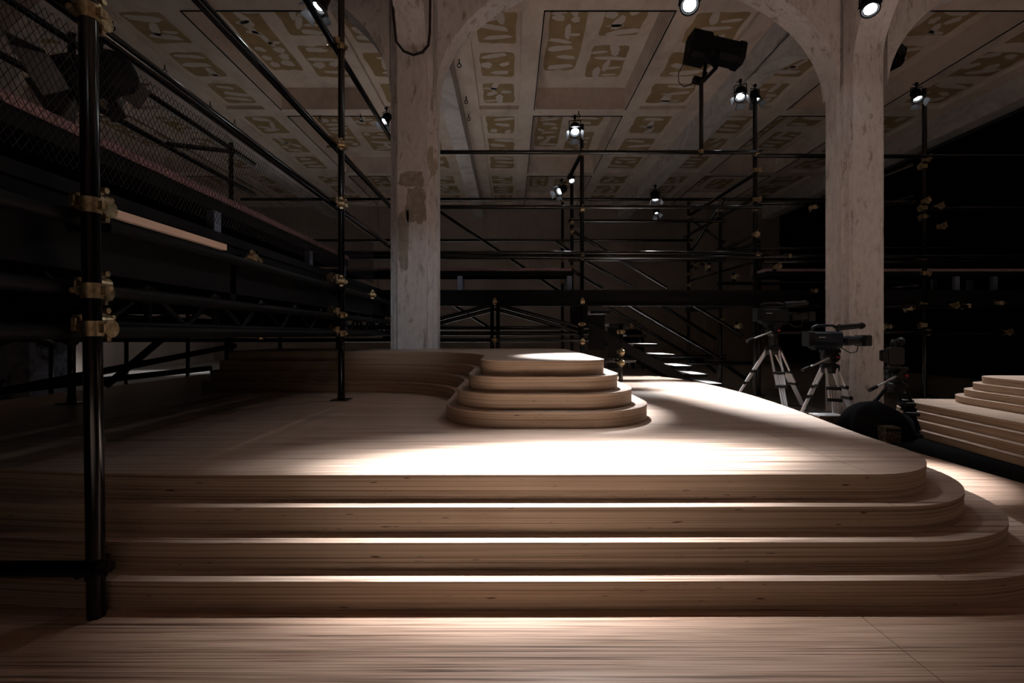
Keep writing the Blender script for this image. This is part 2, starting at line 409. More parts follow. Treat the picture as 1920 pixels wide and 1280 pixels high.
# ------------------------------------------------------------------ plywood stages
def offset(pts, k):
    n = len(pts); out = []
    for i in range(n):
        a, b, c = Vector(pts[i - 1]), Vector(pts[i]), Vector(pts[(i + 1) % n])
        d1, d2 = (b - a).normalized(), (c - b).normalized()
        n1, n2 = Vector((d1.y, -d1.x)), Vector((d2.y, -d2.x))
        nn = (n1 + n2).normalized(); q = max(0.35, nn.dot(n1))
        out.append(tuple(b + nn * k / q))
    return out
def clipx(pts, x, keep_less):
    out = []
    n = len(pts)
    for i in range(n):
        a, b = pts[i], pts[(i + 1) % n]
        ina = a[0] <= x if keep_less else a[0] >= x
        inb = b[0] <= x if keep_less else b[0] >= x
        if ina: out.append(a)
        if ina != inb:
            t = (x - a[0]) / (b[0] - a[0]); out.append((x, a[1] + t * (b[1] - a[1])))
    return out
def bez(p0, p1, p2, p3, n=14):
    p0, p1, p2, p3 = map(Vector, (p0, p1, p2, p3))
    return [tuple((1 - t) ** 3 * p0 + 3 * (1 - t) ** 2 * t * p1 + 3 * (1 - t) * t * t * p2 + t ** 3 * p3) for t in [i / n for i in range(n)]]
def arc(cx, cy, r, a0, a1, n=20):
    return [(cx + r * math.cos(math.radians(a0 + (a1 - a0) * i / n)), cy + r * math.sin(math.radians(a0 + (a1 - a0) * i / n))) for i in range(n + 1)]
def stage(name, label, cat, outline, z_top, h, tread, count, seams, xform=None, group=None, grow=None, shift=None):
    base_z = z_top - h * count
    f0 = xform or (lambda p: p); f = f0
    root = thing(name, (*f(outline[0]), base_z), label, cat, group)
    for k in range(count):
        if shift is not None:
            def f(p, g=shift[k]): return (p[0] + g, p[1])
        if grow is not None:
            def f(p, g=grow[k]):
                t = min(1, max(0, (p[0] - 1.0) / .75)); t = t * t * (3 - 2 * t)
                return (p[0] + g * t, p[1])
        pts = offset(outline, tread * k)
        z1 = z_top - h * k; z0 = z1 - h
        core = [f(p) for p in offset(outline, tread * k - 0.0015)]
        t = MB().prism(core, z0, z1 - 0.016).build('tier', 'ply', root)
        cuts = [-99] + seams + [99]
        for a, b in zip(cuts[:-1], cuts[1:]):
            q = clipx(clipx(pts, a + 0.001, False), b - 0.001, True)
            if len(q) < 3: continue
            tp = MB().prism([f(p) for p in q], z1 - 0.0155, z1).build('top_panel', 'wood', t)
            tp.data.materials.append(M['ply'])
            for pg in tp.data.polygons:
                if abs(pg.normal.z) < .5: pg.material_index = 1
    return root
H = 0.0895
T1Z = E - 0.5
lower = []
lower += bez((-3.9, 3.6), (-3.9, 2.5), (-3.3, 1.95), (-1.95, 1.79), 16)
lower += bez((-1.95, 1.79), (-1.5, 1.735), (-1.3, 1.718), (-1.0, 1.716), 8)
lower += [(-1.0, 1.716), (0.2, 1.718)]
lower += arc(1.32, 2.182, 0.458, -90, 0, 26)
lower += bez((1.80, 2.40), (1.86, 2.8), (2.06, 3.6), (2.06, 4.5), 16)
lower += bez((2.06, 4.5), (2.06, 5.5), (1.9, 6.05), (1.3, 6.08), 16)
lower += [(1.3, 6.08), (-3.9, 6.08)]
stage('stepped_platform', 'wide lower plywood platform with four shallow rounded steps in the foreground', 'platform', lower, T1Z, H, 0.0735, 4, [-1.25, 1.32], grow=(-.035, .014, .074, .13))
upper4 = []
upper4 += arc(0.0, 2.96, 0.40, 180, 270, 22)
upper4 += arc(0.36, 3.04, 0.48, -90, 0, 26)
upper4 += [(0.84, 4.4)]
upper4 += arc(0.34, 5.1, 0.50, 0, 90, 14)
upper4 += [(-2.55, 5.6)]
upper4 += arc(-2.55, 5.3, 0.30, 90, 180, 8)[1:]
upper4 += arc(-2.55, 4.50, 0.30, 180, 270, 10)
cc = [(x, y) for x, y in arc(-1.2, 3.4, 0.80, 90, 0, 26)]
upper4 += cc
HB = 0.0875
upper1 = offset(upper4, -0.078 * 3)
stage('upper_platform', 'smaller curved upper plywood platform of four tiers around the left column', 'platform', upper1, T1Z + 4 * HB, HB, 0.078, 4, [-1.75], shift=(-.018, -.012, -.006, .006))
# foreground wooden floor boards
fl = thing('wooden_floor', (0, 0, 0), 'light wooden floor panels in the foreground below the bottom step', 'floor panels')
for a, b in ((-5.2, -1.35), (-1.35, 1.07), (1.07, 2.97)):
    MB().box((a + .001, -6.5, 0.0), (b - .001, 6.3, 0.0118)).build('floor_panel', 'wood_b', fl)

# second stage far right, running into the hall
def right_xf(p):        # local (along, out) -> world; edges run into the depth of the hall
    u, v_ = p
    q = Vector((3.62, 3.3)); dirv = Vector((0.10, 1.0)).normalized(); outv = Vector((-dirv.y, dirv.x))
    r = q + dirv * (-u) + outv * (-v_)
    return (r.x, r.y)
hb = 0.0615
def rounded(u0, u1, v0, v1, r):
    return arc(u0 + r, v0 + r, r, 180, 270, 16) + arc(u1 - r, v0 + r, r, 270, 360, 6) + arc(u1 - r, v1 - r, r, 0, 90, 6) + arc(u0 + r, v1 - r, r, 90, 180, 10)
def rstage(name, label, outline, zt, h, tread, seams):
    stage(name, label, 'platform', outline, zt, h, tread, 4, seams, right_xf)
rstage('stepped_platform', 'far lower plywood platform with steps at the right edge of the view', rounded(-1.45, 3.0, 0.0, 3.2, 0.30), 4 * hb, hb, 0.075, [])
rstage('upper_platform', 'far upper curved plywood platform at the right edge of the view', rounded(-1.30, 3.0, 0.55, 3.1, 0.28), 8 * hb, hb, 0.06, [])

# ------------------------------------------------------------------ scaffolding
R = 0.0242
def make_coupler():
    b = MB()
    b.tube((0, 0, -.027), (0, 0, .027), .033, n=12)                                # ring round the post
    b.tube((-.027, -.052, 0), (.027, -.052, 0), .033, n=12)                        # ring round the rail
    b.cbox((0, -.026, 0), (.04, .05, .04))
    for sx in (-1, 1):                                                             # flap lugs
        b.cbox((sx * .036, -.002, 0), (.022, .020, .030))
        b.cbox((0, -.054, sx * .036), (.030, .020, .022))
    b.tube((.042, -.03, 0), (.042, .032, 0), .0065, n=6)                           # eye bolts
    b.tube((.042, .014, 0), (.042, .030, 0), .012, n=6)
    b.tube((0, -.085, .042), (0, -.03, .042), .0065, n=6)
    b.tube((0, -.088, .042), (0, -.074, .042), .012, n=6)
    b.tube((-.046, -.010, -.013), (-.046, -.010, .013), .007, n=6)
    for v_ in b.v: v_ *= .86
    return b.build('coupler', 'brass')
coupler0 = make_coupler(); coupler_mesh = coupler0.data
bpy.data.objects.remove(coupler0)
def coupler(post, root, x, y, z, yaw=0.0, flip=False):
    o = bpy.data.objects.new('coupler', coupler_mesh); C.objects.link(o); o.parent = post
    o.location = Vector((x, y, z)) - Vector(root['_o'])
    o.rotation_euler = (random.choice((0, math.pi)) if flip else 0, 0, yaw)
    return o
class Scaf:
    def __init__(s, loc, label): s.r = thing('gallery_scaffold', loc, label, 'scaffold')
    def post(s, x, y, z0, z1, cz=(), yaw=0, lean=0.0, base=True, r=R):
        b = MB().tube((x, y, z0), (x + lean, y, z1), r, n=16)
        if base:
            b.cbox((x, y, z0 + .004), (.13, .13, .008)); b.tube((x, y, z0 + .008), (x, y, z0 + .05), r + .004, n=12)
        p = b.build('post', 'black', s.r)
        for z in cz:
            t = (z - z0) / (z1 - z0)
            coupler(p, s.r, x + lean * t, y, z, yaw if not isinstance(yaw, (list, tuple)) else random.choice(yaw), True)
        return p
    def rail(s, a, b, name='rail', r=R, m='black'): return MB().tube(a, b, r, n=12).build(name, m, s.r)
    def brace(s, a, b, r=R): return s.rail(a, b, 'brace', r, 'blackmatt' if a[0] < -1.32 and r < .02 else 'black')
PI = math.pi
# --- left gallery, running along the left side into the hall
XL = -1.30
L = Scaf((XL, 1.465, 0), 'black tube scaffold of the left gallery with brass couplers, nearest the viewer')
RZ = [2.22, 1.45, 1.0, .365, .145, .012]
zE = lambda z: E + z
xf = P(181, 1100, 1.465).x
p = L.post(xf, 1.465, 0.0118, E + 1.3, (), 0, lean=-0.030, base=False)
for z, yw in ((.395, 0.0), (.135, 0.2), (.02, 0.0), (.985, 0.1)):
    coupler(p, L.r, xf - 0.03 * (z + E) / (E + 1.3), 1.465, E + z, yw + PI, False)
    coupler(p, L.r, xf - 0.03 * (z + E) / (E + 1.3) - .055, 1.50, E + z + .02, PI / 2, True)
k_ = coupler(p, L.r, xf - .002, 1.465, P(0, 1068, 1.465).z, PI + .5); k_.data = k_.data.copy(); k_.data.materials[0] = M['black']
L.rail(P(-60, 1066, 1.45), P(190, 1066, 1.45))
p = L.post(XL - .003, 3.7, T1Z, E + 3.2, (), 0)
for z in (2.22, 1.45, 1.0, .41, .155, .012):
    coupler(p, L.r, XL, 3.7, E + z, 0.3, True); coupler(p, L.r, XL - .03, 3.68, E + z + .03, PI / 2, True)
L.post(XL, 5.85, T1Z, E + 2.4, (E + 1.45, E + 1.0), 0)
for z in RZ: L.rail((XL - .052, 0.6, E + z), (XL - .052, 5.9, E + z), m='black' if z > .5 else 'blackmatt')
XI = -3.2
for y, zt in ((1.35, 2.2), (3.5, 2.2), (5.5, 2.2)):
    L.post(XI, y, 0.0118 if y < 2 else T1Z, E + zt, (E + .42, E + .14), PI / 2)
for z in (2.1, 1.73, .40, .145): L.rail((XI + .052, 0.8, E + z), (XI + .052, 5.9, E + z))
for y in (1.50, 3.75, 5.9):
    for z in (.35, .10, 1.02 if y > 5 else .05): L.rail((XI - .1, y + .03, E + z), (XL + .01, y + .03, E + z), 'transom')
L.brace((XI + .06, 4.4, E + 1.75), (XI + .06, 5.45, E + 2.08))
L.brace(P(-60, 745, 2.6), P(440, 648, 4.4)); L.brace(P(-40, 738, 3.0), P(395, 690, 4.5)); L.brace(P(-40, 652, 2.2), P(150, 592, 2.6)); L.brace(P(-30, 560, 2.4), P(140, 640, 2.4), .03)
L.brace(P(200, 722, 3.4), P(310, 630, 3.4)); L.brace(P(-20, 590, 1.9), P(95, 640, 2.1), .03)
for xt, step, y0 in ((XL - .09, .21, 1.42), (XI + .10, .52, 1.2)):          # lattice girders under the deck
    y, up = y0, True
    while y + step < 5.6:
        L.brace((xt, y, E + (.185 if up else .035)), (xt, y + step, E + (.035 if up else .185)), .013)
        if not up: L.rail((xt, y + step, E + .03), (xt, y + step, E + .19), 'strut', .013)
        y += step; up = not up
L.rail((XL - .09, 1.4, E + .032), (XL - .09, 5.8, E + .032), 'chord', .02, 'blackmatt')
# deck boards of the gallery floor
for i in range(7):
    x = XL - .13 - i * .28
    b = MB().box((x - .27, -6.0, E + .46), (x, 5.7, E + .505))
    for sx in (-.262, -.14, -.018): b.box((x + sx - .008, -6.0, E + .415), (x + sx + .008, 5.7, E + .46))
    b.build('deck_board', 'blackmatt', L.r)
for y in (0.9, 2.4, 3.9, 5.3):
    MB().box((XI - .1, y, E + .17), (XL - .1, y + .05, E + .40)).build('deck_beam', 'blackmatt', L.r)
MB().box((XL - .12, -6.0, E + .21), (XL - .10, 5.7, E + .385)).build('deck_beam', 'blackmatt', L.r)
for px, py, d in ((330, 492, 2.35), (475, 488, 2.6), (490, 625, 3.4), (697, 553, 4.6)):
    q = P(px, py, d); pp = MB().tube((q.x, q.y + .0, q.z - .05), (q.x, q.y, q.z + .05), R, n=10).build('post', 'black', L.r)
    coupler(pp, L.r, q.x, q.y, q.z, 0.4)
b = MB()
for i in range(40):
    y = -6.0 + i * .165; b.box((XL - .10 - .02 * (i % 2), y, .012), (XL - .085 - .02 * (i % 2), y + .17, E + .50))
b = b.build('shade_skirt', 'cloth', L.r); b['label'] = 'unseen black pleated skirt added beside the viewer to shade the left side'  # added out of view to keep fill light off the left side
# a large unlit lantern is hung on the near post: built with the lamps below

# --- back gallery
YB = 5.75
B = Scaf((0.857, YB, 0), 'black tube scaffold of the back gallery between the two columns, with a raised deck')
PX = (-5.5, -3.4, -1.3, .857, 2.93)
for x in PX[:3]: B.post(x, YB, T1Z if x > -3.6 else 0, E + (2.3 if x > -2 else 1.0), (E + .01,), 0)
pb = B.post(.857, YB, T1Z, E + 2.52, [zE(z) for z in (2.17, 1.50, .93, .40, .13, -.08)], 0)
pr = B.post(2.93, YB, 0, E + 2.93, [zE(z) for z in (2.16, 1.97, 1.62, 1.50, 1.20, .95)], (0, PI / 2))
for z in (2.17, 1.52): B.rail((-1.3, YB - .052, E + z), (2.98, YB - .052, E + z))
B.rail((-5.8, YB - .052, E + .975), (2.98, YB - .052, E + .975)); B.rail((-5.8, YB - .050, E + .925), (2.98, YB - .050, E + .925))
# front beam of the deck: a channel with two flanges
b = MB().box((-6, YB - .03, E + .35), (2.98, YB + .02, E + .53)).box((-6, YB - .06, E + .51), (2.98, YB + .02, E + .535)).box((-6, YB - .06, E + .345), (2.98, YB + .02, E + .365))
b.build('deck_beam', 'blackmatt', B.r)
for i in range(6):
    y = YB + .05 + i * .36
    MB().box((-6, y, E + .49), (.80, y + .35, E + .53)).build('deck_board', 'blackmatt', B.r)
for z in (.085, .018, -.062): B.rail((-6.0, YB + .10, E + z), (.95, YB + .10, E + z))
q = P(928, 600, YB)
for dx in (-.035, .035): pp = B.post(q.x + dx, YB + .02, T1Z, E + .36, (), 0, base=False)
coupler(pp, B.r, q.x, YB - .01, P(928, 566, YB).z, 0.0); coupler(pp, B.r, q.x, YB - .01, P(928, 637, YB).z, 0.0)
for dz in (0, .055):
    B.brace((q.x, YB + .05, E + .37 - dz), (q.x - 1.35, YB + .05, E + .02 - dz)); B.brace((q.x, YB + .05, E + .37 - dz), (q.x + 1.0, YB + .05, E + .10 - dz))
for xs_ in ((-1.9, -2.6), (-2.6, -3.3), (-3.9, -3.2), (-3.9, -4.6), (-5.2, -4.6)):
    B.brace((xs_[0], YB + .06, E + .36), (xs_[1], YB + .06, E + .06))
for x in (-2.25, -3.0, -4.2, -5.0): B.post(x, YB + .5, T1Z if x > -3.6 else 0, E + .4, (), 0, base=False)
# rows behind
for (y, zt1, zt2, cz1, cz2) in ((6.7, 2.10, 1.80, (1.57, 1.43, 1.04, .95), (1.74, 1.58, 1.16, .20, -.33)), (7.9, 2.25, 2.25, (2.22, 1.55, 1.46, 1.22, .88), (2.2, 1.93, 1.55, 1.0, .82, .20, -.35))):
    B.post(.857, y, 0, E + zt1, [zE(z) for z in cz1], 0); B.post(2.93, y, 0, E + zt2, [zE(z) for z in cz2], (0, .5, PI / 2))
for z in (1.58, 1.04): B.rail((.80, 6.65, E + z), (2.98, 6.65, E + z))
B.rail((-4.4, 7.85, E + 2.22), (5.2, 7.85, E + 2.22)); B.rail((-4.4, 7.85, E + 1.55), (2.98, 7.85, E + 1.55))
B.rail((-4.4, 7.85, E + 1.26), (-1.0, 7.85, E + 1.26)); B.rail((-4.4, 7.85, E + .99), (-1.0, 7.85, E + .99)); B.rail((-4.4, 7.85, E + 1.02), (-1.0, 7.85, E + 1.02))
def br(x0, y0, x1, y1, d, r=R): B.brace(P(x0, y0, d), P(x1, y1, d), r)
br(815, 390, 1050, 547, 7.8); br(850, 572, 917, 614, 7.8); br(1076, 434, 1250, 540, 6.62); br(1042, 452, 1075, 475, 7.8); br(1075, 508, 1130, 540, 6.62)
br(1100, 490, 1190, 540, 7.8); br(1124, 566, 1312, 678, 7.8); br(1168, 566, 1354, 675, 6.62, .03); br(1230, 566, 1343, 636, 7.8); br(1288, 566, 1356, 606, 6.62); br(1356, 606, 1392, 630, 6.62)
br(1310, 670, 1342, 698, 7.8); br(1330, 662, 1400, 712, 6.62)
B.rail((1.5, 6.62, E - .30), (2.98, 6.62, E - .30)); B.rail(P(1290, 681, 6.5), P(1415, 681, 6.5))
B.rail((2.98, YB, E + 1.96), (2.98, 7.95, E + 1.99)); B.rail((2.98, YB, E + 1.24), (2.98, 7.95, E + 1.12)); B.rail((2.88, YB, E + 1.62), (2.88, 7.95, E + 1.62))
for z in (1.12, .90): B.rail((2.98, YB, E + z), (2.98, 7.95, E + z), r=.018)
B.brace((2.98, 6.7, E + 1.3), (2.98, 7.9, E + 1.9)); B.brace((2.98, 7.9, E + 1.4), (2.98, 6.7, E + 1.9))
MB().box((2.90, YB, E + .37), (2.95, 7.95, E + .52)).build('deck_beam', 'blackmatt', B.r)
for px, py, d in ((1090, 395, YB), (1305, 497, 7.4), (1318, 490, 7.2), (1330, 500, 7.0), (1384, 566, 6.2), (1376, 520, 6.2), (1382, 612, 6.2)):
    q = P(px, py, d); pp = MB().tube((q.x, q.y, q.z - .06), (q.x, q.y, q.z + .06), R, n=8).build('post', 'black', B.r); coupler(pp, B.r, q.x, q.y, q.z, .3, True)
pp = B.post(P(1164, 0, 5.2).x, 5.2, T1Z, E + .12, [P(0, y, 5.2).z for y in (622, 660, 680)], 0, base=False)
B.rail(P(1120, 675, 5.3), P(1192, 675, 5.3)); B.rail(P(930, 637, 5.68), P(1088, 637, 5.68), r=.012)
# stub post on the top rail that carries the big profile lantern
pp = B.post(P(1311, 0, YB).x, YB - .06, E + 2.14, E + 3.02, (E + 2.17,), PI, base=False)
br(1088, 292, 1066, 335, 5.9)

# --- right gallery
G = Scaf((5.0, YB, 0), 'black tube scaffold of the dark right gallery beyond the right column')
G.post(4.96, YB, 0, E + 2.95, [zE(z) for z in (2.10, 2.02, 1.60, 1.52, 1.42, .92, .74, .36, .12, .03)], (0, .3, PI / 2))
G.post(7.2, YB, 0, E + 1.0, (), 0)
G.rail((2.93, YB - .052, E + 2.13), (9.1, YB - .052, E + 2.10)); G.rail((3.0, YB + .06, E + 1.60), (4.9, YB + .06, E + 1.60)); G.rail((5.0, YB - .05, E + 1.50), (9.1, YB - .05, E + 1.50))
for z in (.93, .87): G.rail((3.0, YB - .05, E + z), (9.1, YB - .05, E + z))
G.rail((3.0, YB - .05, E + .34), (9.1, YB - .05, E + .34)); G.rail((3.0, YB - .05, E + .03), (9.1, YB - .05, E + .03))
G.brace(P(1600, 352, 6.2), P(1712, 308, 5.8)); G.brace(P(1640, 392, 6.2), P(1716, 367, 5.8)); G.brace(P(1600, 552, 6.2), P(1722, 534, 5.8))
MB().box((2.98, YB, E + .36), (9.1, YB + .05, E + .54)).build('deck_beam', 'blackmatt', G.r)
for i in range(6): MB().box((2.98, YB + .06 + i * .36, E + .49), (9.1, YB + .41 + i * .36, E + .53)).build('deck_board', 'blackmatt', G.r)
for px, py in ((1668, 612), (1707, 578), (1785, 573), (1815, 573), (1877, 568), (1885, 623), (1757, 388), (1762, 425), (1480, 480), (1455, 500), (1530, 545), (1528, 388)):
    q = P(px, py, YB - .05); pp = MB().tube((q.x, q.y + .03, q.z - .05), (q.x, q.y + .03, q.z + .05), R, n=8).build('post', 'black', G.r); coupler(pp, G.r, q.x, q.y, q.z, .2, True)
for x in (3.6, 6.0, 8.0): G.post(x, YB + 1.2, 0, E + 1.3, (), 0)
for z in (1.25, .75): G.rail((3.0, YB + 1.2, E + z), (9.1, YB + 1.2, E + z))

# ------------------------------------------------------------------ stair inside the back gallery
st = thing('metal_stair', (1.9, 6.2, 0), 'narrow metal stair with bright treads descending beside the back gallery', 'stair')
trd = [(1103, 1134, 584), (1137, 1162, 607), (1168, 1193, 627), (1181, 1226, 644), (1206, 1256, 663), (1247, 1286, 684), (1260, 1314, 699), (1290, 1342, 716)]
for i, (a, b_, y) in enumerate(trd):
    d = 6.15
    q0, q1 = P(a, y, d), P(b_, y, d)
    x0 = 1.0 + i * 0.215
    x0, x1 = q0.x, max(q1.x, q0.x + .24)
    t = MB().box((x0, 5.95, q0.z - .025), (x1, 6.5, q0.z)).build('tread', 'steel', st)
    MB().box((x0 - .005, 5.945, q0.z - .035), (x1 + .005, 5.955, q0.z + .0)).build('nosing', 'blackmatt', t)
for y in (5.93, 6.52):
    b = MB(); s0, s1 = P(1090, 590, 6.15), P(1345, 735, 6.15)
    dv = Vector((s1.x - s0.x, 0, s1.z - s0.z))
    pts = [(s0.x, s0.z - .06), (s0.x, s0.z - .20), (s1.x, s1.z - .16), (s1.x, s1.z - .04)]
    b.wallprism(pts, y - .012, y + .012, 'y').build('stringer', 'blackmatt', st)
for (x0, y0, x1, y1) in ((1102, 588, 1134, 655), (1140, 610, 1160, 690), (1072, 565, 1102, 630)):
    a, b_ = P(x0, y0, 6.0), P(x1, y1, 6.0)
    k = MB().box((a.x, 6.0, b_.z), (b_.x, 6.02, a.z - .02))
    k.build('side_plate', 'blackmatt', st)

# ------------------------------------------------------------------ benches, net, plank
def bench(label, a, b, z, along, legs, depth=.38):
    """plush covered bench; a..b along axis"""
    if along == 'y':
        x, y0, y1 = a[0], a[1], b[1]
        rt = thing('bench', (x, y0, z - .25), label, 'bench')
        MB().cbox(((x - depth / 2), (y0 + y1) / 2, z - .02), (depth, y1 - y0, .034), None, .010).build('seat_cushion', 'plush', rt)
        MB().box((x - depth + .01, y0, z - .10), (x - .01, y1, z - .037)).build('seat_frame', 'blackmatt', rt)
        for l in legs: MB().box((x - .045, l - .03, z - .25), (x - .005, l + .03, z - .10)).build('leg', 'perf', rt)
        for l in legs: MB().box((x - depth + .02, l - .03, z - .25), (x - depth + .06, l + .03, z - .10)).build('leg', 'perf', rt)
    else:
        y, x0, x1 = a[1], a[0], b[0]
        rt = thing('bench', (x0, y, z - .25), label, 'bench')
        MB().cbox(((x0 + x1) / 2, y + depth / 2, z - .02), (x1 - x0, depth, .034), None, .010).build('seat_cushion', 'plush', rt)
        MB().box((x0, y + .01, z - .10), (x1, y + depth - .01, z - .037)).build('seat_frame', 'blackmatt', rt)
        for l in legs: MB().box((l - .03, y + .005, E + .53), (l + .03, y + .045, z - .10)).build('leg', 'perf', rt)
        for l in legs: MB().box((l - .03, y + depth - .06, E + .53), (l + .03, y + depth - .02, z - .10)).build('leg', 'perf', rt)
    return rt
bench('long plush-topped bench on the deck of the left gallery behind the net', (-1.55, 0.8), (-1.55, 4.62), E + .755, 'y', (1.0, 2.55, 3.75, 4.5))
zb = P(0, 502, 6.0).z
bench('plush-topped bench on the back gallery deck, seen between the columns', (-2.9, 6.0), (P(1072, 0, 6.0).x, 6.0), zb, 'x', (-2.4, P(862, 0, 6.0).x, P(1068, 0, 6.0).x))
bench('plush-topped bench in the dark right gallery beyond the right column', (3.2, 6.0), (9.0, 6.0), P(0, 503, 6.0).z, 'x', (4.2, P(1867, 0, 6.0).x, P(1796, 0, 6.0).x, 8.0))
# net
mb = MB(); y0n, y1n, z0n, z1n = 0.95, 4.9, E + .53, E + .985
xn = XL - .10; cell = 0.0235; hgt = z1n - z0n; sl = 0.62
def ribbon(a, b, r=0.0011):
    mb.tube(a, b, r, n=3, caps=False)
n = int((y1n - y0n + hgt * sl) / cell)
for i in range(n):
    for sg in (1, -1):
        ya = (y0n - hgt * sl + i * cell) if sg > 0 else (y0n + i * cell)
        yb = ya + sg * hgt * sl
        lo, hi = (ya, z0n), (yb, z1n)
        pts = []
        for (yy, zz) in (lo, hi): pts.append([yy, zz])
        # clip to the net's ends
        def cl(p, q, lim, less):
            if (p[0] < lim) == less and p[0] != lim:
                t = (lim - p[0]) / (q[0] - p[0]) if q[0] != p[0] else 0
                return [lim, p[1] + t * (q[1] - p[1])]
            return p
        p_, q_ = pts
        if max(p_[0], q_[0]) <= y0n or min(p_[0], q_[0]) >= y1n: continue
        if p_[0] < y0n: p_ = cl(p_, q_, y0n, True)
        if q_[0] < y0n: q_ = cl(q_, p_, y0n, True)
        if p_[0] > y1n: p_ = cl(p_, q_, y1n, False)
        if q_[0] > y1n: q_ = cl(q_, p_, y1n, False)
        ribbon((xn, p_[0], p_[1]), (xn, q_[0], q_[1]))
o = mb.build('safety_net', 'net')
tag(o, 'black diamond-mesh safety net hung under the top rail of the left gallery', 'net')
o = MB().box((XL - .055, 1.50, E + .397), (XL - .029, 2.25, E + .424)).build('toe_board', 'plank')
tag(o, 'pale wooden plank along the edge of the left gallery deck', 'plank')

# ------------------------------------------------------------------ lamps
def quat_to(d):        # local -Z looks along d
    return Vector(d).normalized().to_track_quat('-Z', 'Y')
def fresnel(loc, aim, label, size=0.10, lit=True, power=0, cone=60, blend=.6, group='stage lanterns', up=Vector((0, 0, 1)), flaps=True, color=(.96, .975, 1.0), hang=None, soft=.04, lens='lit', ell=1.0, spill=0, spill_cone=80, roll=0, spill_ell=1.0, snoot=.42):
    loc = Vector(loc); q = quat_to(Vector(aim) - loc)
    rt = thing('stage_lantern', loc, label, 'stage light', group, q)
    s = size
    # housing: open barrel
    b = MB(); n = 18
    prof = [(0.00, s * .50), (0.0, s * .56), (s * 1.0, s * .60), (s * 1.25, s * .48), (s * 1.35, s * .30)]
    b.lathe(prof, (0, 0, 0), (0, 0, 1), n)
    b.lathe([(-s * .02, s * .50), (-s * snoot, s * .56), (-s * snoot, s * .64), (s * .10, s * .66), (s * .10, s * .60)], (0, 0, 0), (0, 0, 1), n, False)
    for k in range(4): b.box((-s * .62, -s * .02, s * (.3 + .18 * k)), (s * .62, s * .02, s * (.36 + .18 * k)))
    b.build('housing', 'blackmatt', rt)
    MB().lathe([(-s * .015, s * .10), (-s * .06, s * .26), (-s * .02, s * .42), (s * .02, s * .42)], (0, 0, 0), (0, 0, 1), n).build('lens', lens if lit else 'glass', rt)
    if flaps:
        for k in range(4):
            Rz = Matrix.Rotation(k * PI / 2, 3, 'Z'); w0, w1, ln = s * .44, s * .62, s * .75
            ang = math.radians(28 if k % 2 else 40)
            p0 = [Vector((-w0, s * .62, -s * snoot)), Vector((w0, s * .62, -s * snoot)),
                  Vector((w1, s * .62 + ln * math.sin(ang), -s * snoot - ln * math.cos(ang))), Vector((-w1, s * .62 + ln * math.sin(ang), -s * snoot - ln * math.cos(ang)))]
            th = Vector((0, s * .02, s * .01))
            vs = [Rz @ p for p in p0] + [Rz @ (p + th) for p in p0]
            MB().add(vs, [(0, 1, 2, 3), (4, 7, 6, 5), (0, 4, 5, 1), (1, 5, 6, 2), (2, 6, 7, 3), (3, 7, 4, 0)]).build('barn_door', 'flap', rt)
    # yoke and clamp, in world up direction
    iq = q.inverted(); upl = (iq @ up).normalized(); side = Vector((0, 0, -1)).cross(upl)
    side = side.normalized() if side.length > .05 else Vector((1, 0, 0))
    y = MB(); m0 = Vector((0, 0, s * .5))
    for sg in (-1, 1):
        y.tube(m0 + side * sg * s * .66, m0 + side * sg * s * .66 + upl * s * 1.0, s * .05, n=6)
        y.tube(m0 + side * sg * s * .58, m0 + side * sg * s * .74, s * .10, n=8)
    y.tube(m0 - side * s * .68 + upl * s * 1.0, m0 + side * s * .68 + upl * s * 1.0, s * .05, n=6)
    y.build('yoke', 'blackmatt', rt)
    top = m0 + upl * s * 1.0
    k = MB().tube(top, top + upl * s * .35, s * .09, n=8).cbox(top + upl * s * .45, (s * .32, s * .32, s * .32)).tube(top + upl * s * .45, top + upl * s * .45 + side * s * .45, s * .05, n=6)
    if hang is not None:
        hl = iq @ (Vector(hang) - loc); k.tube(top + upl * s * .45, hl, s * .10, n=8)
    k.build('clamp', 'blackmatt', rt)
    # lead
    c0 = Vector((0, 0, s * 1.3)); c1 = top + upl * s * .3
    MB().path([c0.lerp(c1, t) - upl * s * .5 * math.sin(PI * t) + Vector((0, 0, 1)) * s * .35 * math.sin(PI * t) for t in [i / 10 for i in range(11)]], s * .04, 5).build('lead', 'rubber', rt)
    if power:
        ld = bpy.data.lights.new('beam', 'SPOT'); ld.energy = power; ld.spot_size = math.radians(cone); ld.spot_blend = blend
        ld.color = color; ld.shadow_soft_size = soft
        lo = bpy.data.objects.new('beam', ld); C.objects.link(lo); lo.parent = rt; lo.location = (0, 0, -s * 1.35)
        lo.scale = (ell, 1, 1); lo.rotation_euler = (0, 0, math.radians(roll))
        if spill:
            l2 = ld.copy(); l2.energy = spill; l2.spot_size = math.radians(spill_cone); l2.spot_blend = 1.0
            lo = bpy.data.objects.new('beam_spill', l2); C.objects.link(lo); lo.parent = rt; lo.location = (0, 0, -s * 1.35)
            lo.scale = (spill_ell, 1, 1); lo.rotation_euler = (0, 0, math.radians(roll))
    return rt
LP = lambda x, y, d: P(x, y, d)
